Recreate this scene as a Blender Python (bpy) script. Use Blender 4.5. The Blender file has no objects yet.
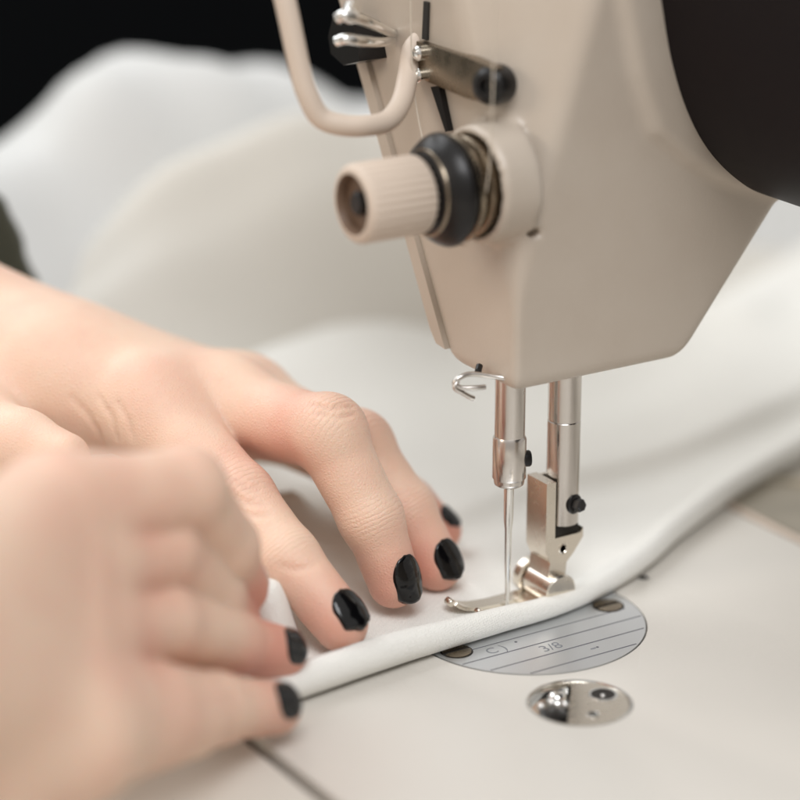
import bpy, bmesh, math, random
import numpy as np
from mathutils import Vector, Matrix
random.seed(4); rng = np.random.default_rng(4)
MM = 0.001                      # everything below is written in millimetres
SC = bpy.context.scene
COL = SC.collection

# ------------------------------------------------------------------ camera
F_PX = 2586.0; EL = math.radians(19.5); AZ = math.radians(32)
FW = np.array([math.sin(AZ)*math.cos(EL), math.cos(AZ)*math.cos(EL), -math.sin(EL)])
RT = np.array([math.cos(AZ), -math.sin(AZ), 0.0]); UP = np.cross(RT, FW)
CAM = np.array([-280.42, -407.08, 220.20])
def pt(px, py, d):              # point seen at a place of the photo, d mm deep
    return CAM + d*(FW + (px-400)/F_PX*RT - (py-400)/F_PX*UP)
def ptx(px, py, X):             # the same on the plane x = X
    d = FW+(px-400)/F_PX*RT-(py-400)/F_PX*UP; return CAM+d*(X-CAM[0])/d[0]
cd = bpy.data.cameras.new('camera'); cam = bpy.data.objects.new('camera', cd); COL.objects.link(cam)
cam.matrix_world = Matrix(((RT[0], UP[0], -FW[0], CAM[0]*MM), (RT[1], UP[1], -FW[1], CAM[1]*MM),
                           (RT[2], UP[2], -FW[2], CAM[2]*MM), (0, 0, 0, 1)))
cd.sensor_width = 36; cd.lens = F_PX/800*36; cd.clip_start = 0.02; cd.clip_end = 50
cd.dof.use_dof = True; cd.dof.focus_distance = 0.520; cd.dof.aperture_fstop = 5.3; cd.dof.aperture_blades = 9
SC.camera = cam

# ------------------------------------------------------------------ materials
def mat(name, color, rough=0.5, metal=0.0, bump=None, sss=0.0, var=None, coat=0.0, spec=0.5, sheen=0.0):
    m = bpy.data.materials.new(name); m.use_nodes = True
    nt = m.node_tree; b = nt.nodes['Principled BSDF']
    b.inputs['Base Color'].default_value = (*color, 1); b.inputs['Roughness'].default_value = rough
    b.inputs['Metallic'].default_value = metal; b.inputs['Coat Weight'].default_value = coat
    b.inputs['Specular IOR Level'].default_value = spec; b.inputs['Sheen Weight'].default_value = sheen
    tc = nt.nodes.new('ShaderNodeTexCoord')
    if var:                      # (scale, amount, second colour)
        n = nt.nodes.new('ShaderNodeTexNoise'); n.inputs['Scale'].default_value = var[0]; n.inputs['Detail'].default_value = 6
        nt.links.new(tc.outputs['Object'], n.inputs['Vector'])
        r = nt.nodes.new('ShaderNodeMapRange'); r.inputs['From Min'].default_value = .35; r.inputs['From Max'].default_value = .7
        r.inputs['To Max'].default_value = var[1]; nt.links.new(n.outputs['Fac'], r.inputs['Value'])
        mx = nt.nodes.new('ShaderNodeMix'); mx.data_type = 'RGBA'
        mx.inputs['A'].default_value = (*color, 1); mx.inputs['B'].default_value = (*var[2], 1)
        nt.links.new(r.outputs['Result'], mx.inputs['Factor']); nt.links.new(mx.outputs['Result'], b.inputs['Base Color'])
    if bump:                     # (scale, strength, distance)
        n = nt.nodes.new('ShaderNodeTexNoise'); n.inputs['Scale'].default_value = bump[0]; n.inputs['Detail'].default_value = 4
        nt.links.new(tc.outputs['Object'], n.inputs['Vector'])
        bp = nt.nodes.new('ShaderNodeBump'); bp.inputs['Strength'].default_value = bump[1]; bp.inputs['Distance'].default_value = bump[2]
        nt.links.new(n.outputs['Fac'], bp.inputs['Height']); nt.links.new(bp.outputs['Normal'], b.inputs['Normal'])
    return m

def metal(name, color, rough, scale=900, amt=.12):
    m = mat(name, color, rough, 1.0, bump=(scale, .12, .00006))
    nt = m.node_tree; b = nt.nodes['Principled BSDF']
    n = nt.nodes.new('ShaderNodeTexNoise'); n.inputs['Scale'].default_value = scale*.35; n.inputs['Detail'].default_value = 6
    tc = nt.nodes.new('ShaderNodeTexCoord'); nt.links.new(tc.outputs['Object'], n.inputs['Vector'])
    r = nt.nodes.new('ShaderNodeMapRange'); r.inputs['To Min'].default_value = max(.03, rough-amt); r.inputs['To Max'].default_value = rough+amt
    nt.links.new(n.outputs['Fac'], r.inputs['Value']); nt.links.new(r.outputs['Result'], b.inputs['Roughness'])
    return m

M = {}
M['paint'] = mat('cream_enamel', (.52, .455, .385), .34, bump=(1100, .16, .00022), var=(28, .6, (.43, .355, .285)))
M['bed'] = mat('bed_enamel', (.66, .628, .575), .34, bump=(1000, .34, .00025), var=(35, .35, (.62, .59, .54)))
M['table'] = mat('table_laminate', (.65, .615, .555), .5, bump=(900, .1, .0002), var=(30, .3, (.54, .50, .43)))
M['plum'] = mat('dark_plum_plastic', (.0075, .0042, .0055), .55, spec=.16, bump=(300, .05, .0002), var=(25, .6, (.005, .0035, .0045)))
M['steel'] = metal('polished_steel', (.62, .585, .55), .22)
M['nickel'] = metal('worn_nickel', (.76, .70, .61), .24, 1500, .14)
M['plate'] = metal('satin_plate_steel', (.76, .775, .79), .42, 2500, .08)
M['chrome'] = metal('chrome', (.82, .82, .80), .10)
M['black'] = mat('black_oxide', (.012, .011, .011), .32, .4, bump=(900, .1, .0001))
M['dark'] = mat('dark_gap', (.02, .017, .014), .8)
M['engrave'] = mat('engraved_line', (.10, .10, .12), .6)
M['knob'] = mat('knob_plastic', (.60, .50, .415), .5, bump=(600, .1, .0002))
M['knobend'] = mat('knob_socket', (.16, .10, .065), .5)
M['darkwall'] = mat('dark_wall', (.003, .0038, .0046), .9, spec=.1, var=(3, .5, (.002, .0022, .003)))
M['polish'] = mat('black_nail_polish', (.0025, .0025, .003), .09, bump=(160, .25, .0006), spec=.45)
M['barenail'] = mat('nail_edge', (.66, .50, .42), .3)
M['sleeve'] = mat('olive_knit', (.045, .048, .030), .9, bump=(500, .6, .001), sheen=.3)
M['thread'] = mat('cream_thread', (.58, .51, .42), .8)
M['hinge'] = mat('hinge_metal', (.40, .36, .29), .36, .5, bump=(300, .1, .0002), var=(80, .4, (.22, .20, .16)))

def cloth_mat(name, col, weave=True):
    m = mat(name, col, .92, sheen=.25, spec=.15, var=(14, .5, tuple(c*.93 for c in col)))
    nt = m.node_tree; b = nt.nodes['Principled BSDF']
    tc = nt.nodes.new('ShaderNodeTexCoord')
    a1 = nt.nodes.new('ShaderNodeMapping'); a1.inputs['Rotation'].default_value = (.3, .2, .5)
    nt.links.new(tc.outputs['Object'], a1.inputs['Vector'])
    v = nt.nodes.new('ShaderNodeTexVoronoi'); v.inputs['Scale'].default_value = 2300; v.inputs['Randomness'].default_value = .4
    nt.links.new(a1.outputs['Vector'], v.inputs['Vector'])
    n = nt.nodes.new('ShaderNodeTexNoise'); n.inputs['Scale'].default_value = 160; n.inputs['Detail'].default_value = 6
    nt.links.new(tc.outputs['Object'], n.inputs['Vector'])
    ad = nt.nodes.new('ShaderNodeMath'); ad.operation = 'MULTIPLY_ADD'; ad.inputs[1].default_value = .5
    nt.links.new(n.outputs['Fac'], ad.inputs[0]); nt.links.new(v.outputs['Distance'], ad.inputs[2])
    bp = nt.nodes.new('ShaderNodeBump'); bp.inputs['Strength'].default_value = .8; bp.inputs['Distance'].default_value = .00026
    nt.links.new(ad.outputs['Value'], bp.inputs['Height']); nt.links.new(bp.outputs['Normal'], b.inputs['Normal'])
    return m
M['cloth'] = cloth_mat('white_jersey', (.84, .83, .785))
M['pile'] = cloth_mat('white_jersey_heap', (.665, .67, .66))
M['beige'] = cloth_mat('beige_fabric', (.68, .655, .60))  # warmer tone than the heap cloth

def skin_mat():
    m = mat('skin', (.70, .46, .345), .46, spec=.4)
    nt = m.node_tree; b = nt.nodes['Principled BSDF']; L = nt.links.new
    b.inputs['Subsurface Weight'].default_value = .35; b.inputs['Subsurface Radius'].default_value = (1, .38, .22)
    b.inputs['Subsurface Scale'].default_value = .0028
    tc = nt.nodes.new('ShaderNodeTexCoord')
    red = nt.nodes.new('ShaderNodeAttribute'); red.attribute_name = 'flush_shade'  # redness of tips and joints, plus shade painted into finger creases
    n = nt.nodes.new('ShaderNodeTexNoise'); n.inputs['Scale'].default_value = 70; n.inputs['Detail'].default_value = 7
    L(tc.outputs['Object'], n.inputs['Vector'])
    ml = nt.nodes.new('ShaderNodeMath'); ml.operation = 'MULTIPLY_ADD'; ml.inputs[1].default_value = 1.1; ml.use_clamp = True
    sb = nt.nodes.new('ShaderNodeMath'); sb.operation = 'SUBTRACT'; sb.inputs[1].default_value = .42
    L(n.outputs['Fac'], sb.inputs[0]); L(sb.outputs[0], ml.inputs[0]); L(red.outputs['Fac'], ml.inputs[2])
    mx = nt.nodes.new('ShaderNodeMix'); mx.data_type = 'RGBA'
    mx.inputs['A'].default_value = (.765, .552, .425, 1); mx.inputs['B'].default_value = (.68, .325, .245, 1)
    L(ml.outputs[0], mx.inputs['Factor']); L(mx.outputs['Result'], b.inputs['Base Color'])
    # fine skin lines: cells everywhere, wrinkles across the joints
    v = nt.nodes.new('ShaderNodeTexVoronoi'); v.inputs['Scale'].default_value = 1500; v.feature = 'DISTANCE_TO_EDGE'
    L(tc.outputs['Object'], v.inputs['Vector'])
    n2 = nt.nodes.new('ShaderNodeTexNoise'); n2.inputs['Scale'].default_value = 260; n2.inputs['Detail'].default_value = 5
    L(tc.outputs['Object'], n2.inputs['Vector'])
    ws = nt.nodes.new('ShaderNodeAttribute'); ws.attribute_name = 'wrinkle_s'
    wm = nt.nodes.new('ShaderNodeAttribute'); wm.attribute_name = 'wrinkle_m'
    ph = nt.nodes.new('ShaderNodeMath'); ph.operation = 'MULTIPLY_ADD'; ph.inputs[1].default_value = 6.0
    L(n2.outputs['Fac'], ph.inputs[0]); L(ws.outputs['Fac'], ph.inputs[2])
    sn = nt.nodes.new('ShaderNodeMath'); sn.operation = 'SINE'; L(ph.outputs[0], sn.inputs[0])
    ab = nt.nodes.new('ShaderNodeMath'); ab.operation = 'ABSOLUTE'; L(sn.outputs[0], ab.inputs[0])
    pw = nt.nodes.new('ShaderNodeMath'); pw.operation = 'POWER'; pw.inputs[1].default_value = .45; L(ab.outputs[0], pw.inputs[0])
    mw = nt.nodes.new('ShaderNodeMath'); mw.operation = 'MULTIPLY'; L(pw.outputs[0], mw.inputs[0]); L(wm.outputs['Fac'], mw.inputs[1])
    v2 = nt.nodes.new('ShaderNodeMath'); v2.operation = 'MULTIPLY_ADD'; v2.inputs[1].default_value = .75
    L(v.outputs['Distance'], v2.inputs[0]); L(mw.outputs[0], v2.inputs[2])
    s3 = nt.nodes.new('ShaderNodeMath'); s3.operation = 'MULTIPLY_ADD'; s3.inputs[1].default_value = .3
    L(n2.outputs['Fac'], s3.inputs[0]); L(v2.outputs[0], s3.inputs[2])
    bp = nt.nodes.new('ShaderNodeBump'); bp.inputs['Strength'].default_value = .55; bp.inputs['Distance'].default_value = .00038
    L(s3.outputs[0], bp.inputs['Height']); L(bp.outputs['Normal'], b.inputs['Normal'])
    return m
M['skin'] = skin_mat()
M['screw'] = metal('bronzed_screw', (.30, .25, .19), .28)

# ------------------------------------------------------------------ object helpers
def tag(o, label=None, cat=None, group=None, kind=None):
    for k, v in (('label', label), ('category', cat), ('group', group), ('kind', kind)):
        if v: o[k] = v
    return o
def empty(name, loc=(0, 0, 0)):
    o = bpy.data.objects.new(name, None); o.empty_display_size = .01
    o.location = [c*MM for c in loc]; COL.objects.link(o); return o
def link(name, me, m, parent=None):
    if not isinstance(m, (list, tuple)): m = [m]
    for k in m: me.materials.append(k)
    o = bpy.data.objects.new(name, me); COL.objects.link(o)
    if parent:
        o.parent = parent; bpy.context.view_layer.update()
        o.matrix_parent_inverse = parent.matrix_world.inverted()
    return o
def from_arrays(name, V, Fc, m, parent=None, smooth=True):
    me = bpy.data.meshes.new(name); me.from_pydata((np.asarray(V)*MM).tolist(), [], [list(map(int, f)) for f in Fc]); me.update()
    if smooth: me.polygons.foreach_set('use_smooth', [True]*len(me.polygons))
    return link(name, me, m, parent)
def smooth_by_angle(me, deg=35):
    me.polygons.foreach_set('use_smooth', [True]*len(me.polygons))
    bm = bmesh.new(); bm.from_mesh(me)
    for e in bm.edges:
        if len(e.link_faces) == 2 and e.calc_face_angle(0) > math.radians(deg): e.smooth = False
    bm.to_mesh(me); bm.free()
def from_bm(name, bm, m, parent=None, deg=35):
    bmesh.ops.recalc_face_normals(bm, faces=bm.faces)
    bmesh.ops.scale(bm, vec=(MM, MM, MM), verts=bm.verts)
    me = bpy.data.meshes.new(name); bm.to_mesh(me); bm.free(); smooth_by_angle(me, deg)
    return link(name, me, m, parent)
def bevel(bm, w, seg=2, deg=30):
    es = [e for e in bm.edges if len(e.link_faces) == 2 and e.calc_face_angle(0) > math.radians(deg)]
    if es: bmesh.ops.bevel(bm, geom=es, offset=w, segments=seg, profile=.5, affect='EDGES', clamp_overlap=True)
def frame(axis):
    a = Vector(axis).normalized(); h = Vector((0, 0, 1)) if abs(a.z) < .9 else Vector((1, 0, 0))
    u = a.cross(h).normalized(); v = a.cross(u); return a, u, v
def add_lathe(bm, o, axis, prof, n=48, mi=0, rfun=None):     # prof: (distance along axis, radius)
    a, u, v = frame(axis); o = Vector(o); rings = []
    for (h, r) in prof:
        if r < 1e-6: rings.append([bm.verts.new(o+a*h)]); continue
        rings.append([bm.verts.new(o+a*h+(u*math.cos(2*math.pi*k/n)+v*math.sin(2*math.pi*k/n))*(r if rfun is None else rfun(h, r, k))) for k in range(n)])
    for A, B in zip(rings, rings[1:]):
        for k in range(n):
            q = [A[k % len(A)], A[(k+1) % len(A)], B[(k+1) % len(B)], B[k % len(B)]]
            q = list(dict.fromkeys(q))
            if len(q) > 2:
                f = bm.faces.new(q); f.material_index = mi
    for R in (rings[0], rings[-1]):
        if len(R) > 2:
            f = bm.faces.new(R); f.material_index = mi
def add_tube(bm, pts, r, n=12, sub=6, caps=True):
    P = [np.array(p, float) for p in pts]
    C = catmull(P, sub) if sub > 1 else P
    rr = r if callable(r) else (lambda t: r)
    prev = None; rings = []
    for i, p in enumerate(C):
        t = C[min(i+1, len(C)-1)]-C[max(i-1, 0)]; t = t/np.linalg.norm(t)
        if prev is None:
            h = np.array([0, 0, 1.]) if abs(t[2]) < .9 else np.array([1., 0, 0]); u = np.cross(t, h)
        else: u = prev-np.dot(prev, t)*t
        u /= np.linalg.norm(u); prev = u; v = np.cross(t, u); R = rr(i/(len(C)-1))
        rings.append([bm.verts.new(p+R*(u*math.cos(2*math.pi*k/n)+v*math.sin(2*math.pi*k/n))) for k in range(n)])
    for A, B in zip(rings, rings[1:]):
        for k in range(n): bm.faces.new([A[k], A[(k+1) % n], B[(k+1) % n], B[k]])
    if caps: bm.faces.new(rings[0]); bm.faces.new(rings[-1])
def catmull(P, sub):
    P = [np.array(p, float) for p in P]; Q = [2*P[0]-P[1]]+P+[2*P[-1]-P[-2]]; out = []
    for i in range(1, len(Q)-2):
        for k in range(sub):
            t = k/sub; a, b, c, d = Q[i-1], Q[i], Q[i+1], Q[i+2]
            out.append(.5*(2*b+(c-a)*t+(2*a-5*b+4*c-d)*t*t+(3*b-a-3*c+d)*t**3))
    out.append(P[-1]); return out
def add_prism(bm, poly, plane, lo, hi, mi=0):                 # poly in 'xz' (extruded along y) or 'xy' (along z) or 'yz' (along x)
    def mk(p, h): return {'xz': (p[0], h, p[1]), 'xy': (p[0], p[1], h), 'yz': (h, p[0], p[1])}[plane]
    A = [bm.verts.new(mk(p, lo)) for p in poly]; B = [bm.verts.new(mk(p, hi)) for p in poly]; n = len(poly)
    for f in [bm.faces.new(A), bm.faces.new(B)]+[bm.faces.new([A[k], A[(k+1) % n], B[(k+1) % n], B[k]]) for k in range(n)]: f.material_index = mi
def box(bm, x0, x1, y0, y1, z0, z1): add_prism(bm, [(x0, y0), (x1, y0), (x1, y1), (x0, y1)], 'xy', z0, z1)

# ------------------------------------------------------------------ implicit surfaces (surface nets)
def smin(a, b, k):
    h = np.clip(.5+.5*(b-a)/k, 0, 1); return b*(1-h)+a*h-k*h*(1-h)
def smax(a, b, k): return -smin(-a, -b, k)
def cone(P, a, b, ra, rb):
    a = np.asarray(a, np.float32); ba = np.asarray(b, np.float32)-a; q = P-a
    t = np.clip(q@ba/float(ba@ba), 0, 1); return np.linalg.norm(q-t[:, None]*ba, axis=1)-(ra+(rb-ra)*t)
def ellip(P, c, ax, r):        # ellipsoid, ax rows = axes
    q = (P-np.asarray(c, np.float32))@np.asarray(ax, np.float32).T/np.asarray(r, np.float32)
    k = np.linalg.norm(q, axis=1); return (k-1)*min(r)*1.0
def nets(f, lo, hi, h):
    lo = np.asarray(lo, float); n = np.ceil((np.asarray(hi)-lo)/h).astype(int)+1
    xs = [lo[i]+h*np.arange(n[i]) for i in range(3)]
    D = np.empty(n, np.float32)
    for i in range(0, n[0], 8):
        g = np.stack(np.meshgrid(xs[0][i:i+8], xs[1], xs[2], indexing='ij'), -1)
        D[i:i+8] = f(g.reshape(-1, 3).astype(np.float32)).reshape(g.shape[:3])
    S = D < 0
    cells = np.zeros(n-1, np.int8)
    for dx in (0, 1):
        for dy in (0, 1):
            for dz in (0, 1):
                cells += S[dx:n[0]-1+dx, dy:n[1]-1+dy, dz:n[2]-1+dz]
    act = (cells > 0) & (cells < 8); idx = -np.ones(n-1, np.int64); ijk = np.argwhere(act); idx[act] = np.arange(len(ijk))
    acc = np.zeros((len(ijk), 3)); cnt = np.zeros(len(ijk))
    cs = [np.array(c) for c in np.ndindex(2, 2, 2)]
    for a in cs:
        for ax in range(3):
            if a[ax] == 0:
                b = a.copy(); b[ax] = 1
                da = D[tuple((ijk+a).T)]; db = D[tuple((ijk+b).T)]; m = (da < 0) != (db < 0)
                t = np.where(m, da/np.where(m, da-db, 1), 0)
                p = a[None, :]+np.zeros((len(ijk), 3)); p[:, ax] += t
                acc += p*m[:, None]; cnt += m
    V = lo+h*(ijk+acc/np.maximum(cnt, 1)[:, None])
    quads = []
    for ax in range(3):
        b1, b2 = (ax+1) % 3, (ax+2) % 3
        sl = [slice(1, -1)]*3; sl[ax] = slice(0, -1); sl2 = list(sl); sl2[ax] = slice(1, None)
        s0 = S[tuple(sl)]; s1 = S[tuple(sl2)]; e = np.argwhere(s0 != s1)
        base = e.copy(); base[:, b1] += 1; base[:, b2] += 1
        o = lambda d1, d2: idx[tuple((base-np.array([d1 if i == b1 else d2 if i == b2 else 0 for i in range(3)])).T)]
        q = np.stack([o(1, 1), o(0, 1), o(0, 0), o(1, 0)], 1)
        flip = ~s0[tuple(e.T)]; q[flip] = q[flip][:, ::-1]; quads.append(q[(q >= 0).all(1)])
    Q = np.concatenate(quads)
    for _ in range(3): V = V-project(f, V)
    return V, Q
def grad(f, V, e=.15):
    G = np.stack([(f((V+d).astype(np.float32))-f((V-d).astype(np.float32)))/(2*e) for d in np.eye(3)*e], 1); return G
def project(f, V):
    d = f(V.astype(np.float32)); g = grad(f, V); return (np.clip(d, -1, 1)/np.maximum((g*g).sum(1), .25))[:, None]*g

# =================================================================== THE SEWING MACHINE
mach = empty('sewing_machine', (16, -60, 0))
tag(mach, 'cream lockstitch sewing machine with dark plum arm, needle lowered beside a steel presser foot', 'sewing machine')

# ---- bed with openings for the needle plate and the round cap
PC = (-1.5, -9.5); PR = 24.6; CC = (-13.6, -45.2); CR = 10.6
def plate_outline(grow=0, n=56):
    R = PR+grow; o = []
    for k in range(n+1):
        a = math.pi+math.pi*k/n; o.append((PC[0]+R*math.cos(a), PC[1]+R*math.sin(a)))
    o += [(PC[0]+R, 12+grow), (PC[0]-R, 12+grow)]; return o
def circle(c, r, n=64): return [(c[0]+r*math.cos(2*math.pi*k/n), c[1]+r*math.sin(2*math.pi*k/n)) for k in range(n)]
HOLE = (33.2, -3.4)
def bed_mesh():
    bm = bmesh.new(); loops = [[(-72.6, -330), (73.2, -330), (73.2, 118), (-72.6, 118)], plate_outline(.35), circle(CC, CR), circle(HOLE, 1.5, 20)]
    edges = []; vl = []
    for lp in loops:
        vs = [bm.verts.new((x, y, 0)) for x, y in lp]; vl.append(vs)
        edges += [bm.edges.new((vs[k], vs[(k+1) % len(vs)])) for k in range(len(vs))]
    bmesh.ops.triangle_fill(bm, use_beauty=True, use_dissolve=False, edges=edges)
    for vs, dep, rd in zip(vl, (-38, -2.2, -3.2, -5), (1.6, .12, .35, .2)):
        c = sum((v.co for v in vs), Vector())/len(vs)
        lower = []
        for j, (dz, inset) in enumerate(((-rd*.3, rd*.75), (-rd, rd), (dep, rd))):
            ring = []
            for v in vs:
                d = (v.co-c); d.z = 0; d.normalize(); s = 1 if vs is vl[0] else -1
                ring.append(bm.verts.new((v.co.x+s*d.x*inset, v.co.y+s*d.y*inset, dz)))
            lower.append(ring)
        chain = [vs]+lower
        for A, B in zip(chain, chain[1:]):
            for k in range(len(vs)): bm.faces.new([A[k], A[(k+1) % len(vs)], B[(k+1) % len(vs)], B[k]])
        if vs is not vl[0]: bm.faces.new(chain[-1])
    return bm
from_bm('bed', bed_mesh(), M['bed'], mach, 25)

# ---- needle plate
bm = bmesh.new(); add_prism(bm, plate_outline(-.12, 80), 'xy', -2.0, .02)
bevel(bm, .12, 1, 50)
plate = from_bm('needle_plate', bm, M['plate'], mach, 20)
bm = bmesh.new()
def seam_line(x0, x1, y, w=.28): box(bm, x0, x1, y-w/2, y+w/2, .0, .05)
for y in (-19.3, -24.5, -29.8):
    hw = math.sqrt((PR-.5)**2-(y-PC[1])**2); seam_line(PC[0]-hw, PC[0]+hw, y)
seam_line(-24, 20, -14.6, .22)
from_bm('seam_guide', bm, M['engrave'], plate)
def text_mesh(name, s, size, loc, rz, m, parent):
    cu = bpy.data.curves.new('t', 'FONT'); cu.body = s; cu.size = size*MM; cu.extrude = .00001; cu.align_x = 'CENTER'; cu.align_y = 'CENTER'
    tmp = bpy.data.objects.new('t', cu); COL.objects.link(tmp); bpy.context.view_layer.update()
    me = bpy.data.meshes.new_from_object(tmp.evaluated_get(bpy.context.evaluated_depsgraph_get())); bpy.data.objects.remove(tmp)
    me.name = name; me.transform(Matrix.Translation([c*MM for c in loc]) @ Matrix.Rotation(rz, 4, 'Z'))
    return link(name, me, m, parent)
M['mark'] = mat('etched_mark', (.22, .23, .25), .55)
text_mesh('engraved_mark', 'C )', 3.6, (-14, -17.2, .04), 0, M['mark'], plate)
text_mesh('engraved_mark', '3/8', 3.9, (-4.0, -22.0, .04), 0, M['mark'], plate)
text_mesh('engraved_mark', '-', 5.0, (2.8, -26.6, .04), 0, M['mark'], plate)
bm = bmesh.new(); add_lathe(bm, (3.9, -26.9, 0.0), (0, 0, 1), [(0, .32), (.04, .32)], 14); add_lathe(bm, (-8.6, -16.2, 0.0), (0, 0, 1), [(0, .32), (.04, .32)], 14)
from_bm('pin_mark', bm, M['engrave'], plate)
def slotted_screw(name, c, r, ang, parent, m=M['nickel'], z=.0):
    bm = bmesh.new(); add_lathe(bm, (c[0], c[1], z), (0, 0, 1), [(-.05, r*1.12), (.03, r*1.12)], 32, 1)
    ca, sa = math.cos(ang), math.sin(ang)
    for s in (1, -1):          # the two half-domes either side of the slot
        n = 20; w = r*.16
        a0 = math.asin(w/r); ring = [(r*math.cos(a0+(math.pi-2*a0)*k/n), s*r*math.sin(a0+(math.pi-2*a0)*k/n)) for k in range(n+1)]
        rot = lambda x, y: (c[0]+ca*x-sa*y, c[1]+sa*x+ca*y)
        A = [bm.verts.new((*rot(*p), z+.04)) for p in ring]; B = [bm.verts.new((*rot(*p), z+.22)) for p in ring]
        Tp = [bm.verts.new((*rot(p[0]*.8, s*(w+(abs(p[1])-w)*.8)), z+.36)) for p in ring]
        for R1, R2 in ((A, B), (B, Tp)):
            for k in range(n+1): bm.faces.new([R1[k], R1[(k+1) % (n+1)], R2[(k+1) % (n+1)], R2[k]])
        bm.faces.new(Tp)
    return from_bm(name, bm, [m, M['dark']], parent, 40)
slotted_screw('plate_screw', (17.8, -11.6), 3.0, .0, plate, M['screw'])
slotted_screw('plate_screw', (-21.2, -13.6), 3.0, .0, plate, M['screw'])

# ---- round bed cap
bm = bmesh.new()
add_lathe(bm, (*CC, 0), (0, 0, 1), [(-2.6, 9.6), (-.3, 9.6), (-.02, 9.75), (.0, 9.95), (-.06, 10.15), (-.5, 10.25), (-2.6, 10.25)], 72)
cap = from_bm('bed_cap', bm, M['chrome'], mach, 30)
def chord(r, x0, side, n=40):
    P = [(CC[0]+r*math.cos(2*math.pi*k/n), CC[1]+r*math.sin(2*math.pi*k/n)) for k in range(n)]
    d = (.62, .785)            # the step runs away from the viewer
    nrm = (d[1], -d[0])
    return [p for p in P if side*((p[0]-CC[0])*nrm[0]+(p[1]-CC[1])*nrm[1]-x0) > 0]
bm = bmesh.new(); add_prism(bm, chord(9.5, -2.2, 1, 90), 'xy', -2.3, -.3); bevel(bm, .15, 2, 50)
from_bm('cap_plate', bm, M['nickel'], cap)
bm = bmesh.new(); add_prism(bm, chord(9.5, -2.2, -1, 90), 'xy', -2.6, -1.5); bevel(bm, .1, 1, 50)
from_bm('cap_floor', bm, M['chrome'], cap)
def rimmed_hole(c, r, z, name='cap_hole'):
    bm = bmesh.new(); add_lathe(bm, (c[0], c[1], z), (0, 0, 1), [(-.1, r*1.2), (.06, r*1.16), (.1, r*1.06), (.05, r*.96), (.03, r*.9), (.03, 0)], 28)
    for f in bm.faces:
        if all((v.co.xy-Vector(c)).length < r*.97 for v in f.verts): f.material_index = 1
    return from_bm(name, bm, [M['chrome'], M['dark']], cap, 40)
def on_cap(px, py):
    d = FW+(px-400)/F_PX*RT-(py-400)/F_PX*UP; t = -CAM[2]/d[2]; p = CAM+t*d; return (p[0], p[1])
def dome(c, r, h, z, name, m):
    bm = bmesh.new(); add_lathe(bm, (c[0], c[1], z), (0, 0, 1), [(0, r), (h*.5, r*.93), (h*.85, r*.65), (h, r*.3), (h, 0)], 24); return from_bm(name, bm, m, cap, 60)
rimmed_hole(on_cap(603, 693), 2.5, -.3); rimmed_hole(on_cap(593, 713), 1.0, -.3)
dome(on_cap(603, 695), .5, .5, -.3, 'cap_pin', M['chrome'])
dome(on_cap(557, 691), 1.9, 1.3, -1.5, 'cap_screw', M['chrome']); 
bm = bmesh.new(); c = on_cap(554, 712); add_lathe(bm, (c[0], c[1], -1.5), (0, 0, 1), [(0, 3.0), (1.0, 2.9), (1.3, 2.4), (1.3, 0)], 32); from_bm('cap_boss', bm, M['black'], cap)
for q in ((541, 706), (552, 702), (565, 704)): dome(on_cap(*q), .8, 1.2, -.6, 'cap_pin', M['chrome'])
bm = bmesh.new(); add_lathe(bm, (HOLE[0], HOLE[1], -.6), (0, 0, 1), [(0, 1.15), (.4, 1.1), (.6, .8), (.6, 0)], 20); from_bm('bed_pin', bm, M['black'], mach)

# ---- head casting
ARM = [(20, 150), (22, 138), (24.6, 126.8), (27.5, 115), (31.8, 104.3), (37.5, 95.5), (45.2, 88.3), (54, 83.4), (66, 80.2), (82, 80), (97, 88), (105, 105), (106, 130), (98, 152), (70, 165), (35, 163)]
def poly_sdf(x, z, poly):
    d = np.full(x.shape, 1e9, np.float32); s = np.ones(x.shape, np.float32); n = len(poly)
    for i in range(n):
        ax, az = poly[i]; bx, bz = poly[i-1]; ex, ez = bx-ax, bz-az; wx, wz = x-ax, z-az
        t = np.clip((wx*ex+wz*ez)/(ex*ex+ez*ez), 0, 1); d = np.minimum(d, (wx-ex*t)**2+(wz-ez*t)**2)
        c1 = z >= az; c2 = z < bz; c3 = ex*wz > ez*wx
        s = np.where((c1 & c2 & c3) | (~c1 & ~c2 & ~c3), -s, s)
    return s*np.sqrt(d)
KA = np.array([-9.4, -3.8, 92.7])          # tension axis on the front of the head
def head_sdf(P):
    x, y, z = P[:, 0], P[:, 1], P[:, 2]
    d = smax(-x-7, -y-12, 1.3)
    d = smax(d, (y-15-(z-54.5)*.572)*.868, 5)
    d = smax(d, 51.4-z, 3)
    d = smax(d, (24.7*(x-38.6)-19.6*(z-55.6))/31.5, 3)
    d = smax(d, z-172, 8); d = smax(d, x-84, 8); d = smax(d, y-66, 8)
    ch = (-(x+3)-.8*(y+12)+.31*(z-85))/1.318
    d = smax(d, ch, 2.0)
    # arm collar
    col = smax(poly_sdf(x, z, ARM)+1.0-8.5*np.clip((z-84)/16, 0, 1), np.abs(y+6)-7.5, 2.2)
    d = smin(d, col, 3.5)
    # tension boss
    r = np.sqrt((y-KA[1])**2+(z-KA[2])**2)
    boss = smax(r-11.6, np.abs(x+7.5)-4.6, 1.2)
    d = smin(d, boss, 2.0)
    d = smax(d, -smax(r-9.9, np.abs(x+14.5)-4.6, .6), .8)
    # screw hole in the near face
    h = np.sqrt((x+2.6)**2+((z-83.6)*1.5)**2)
    d = smax(d, -smax(h-1.5, np.abs(y+12)-3, .4), .5)
    return d
V, Q = nets(head_sdf, (-16, -20, 46), (92, 74, 178), 1.0)
V[:, 2] = np.minimum(V[:, 2], 176)
from_arrays('head', V, Q, M['paint'], mach)

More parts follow.
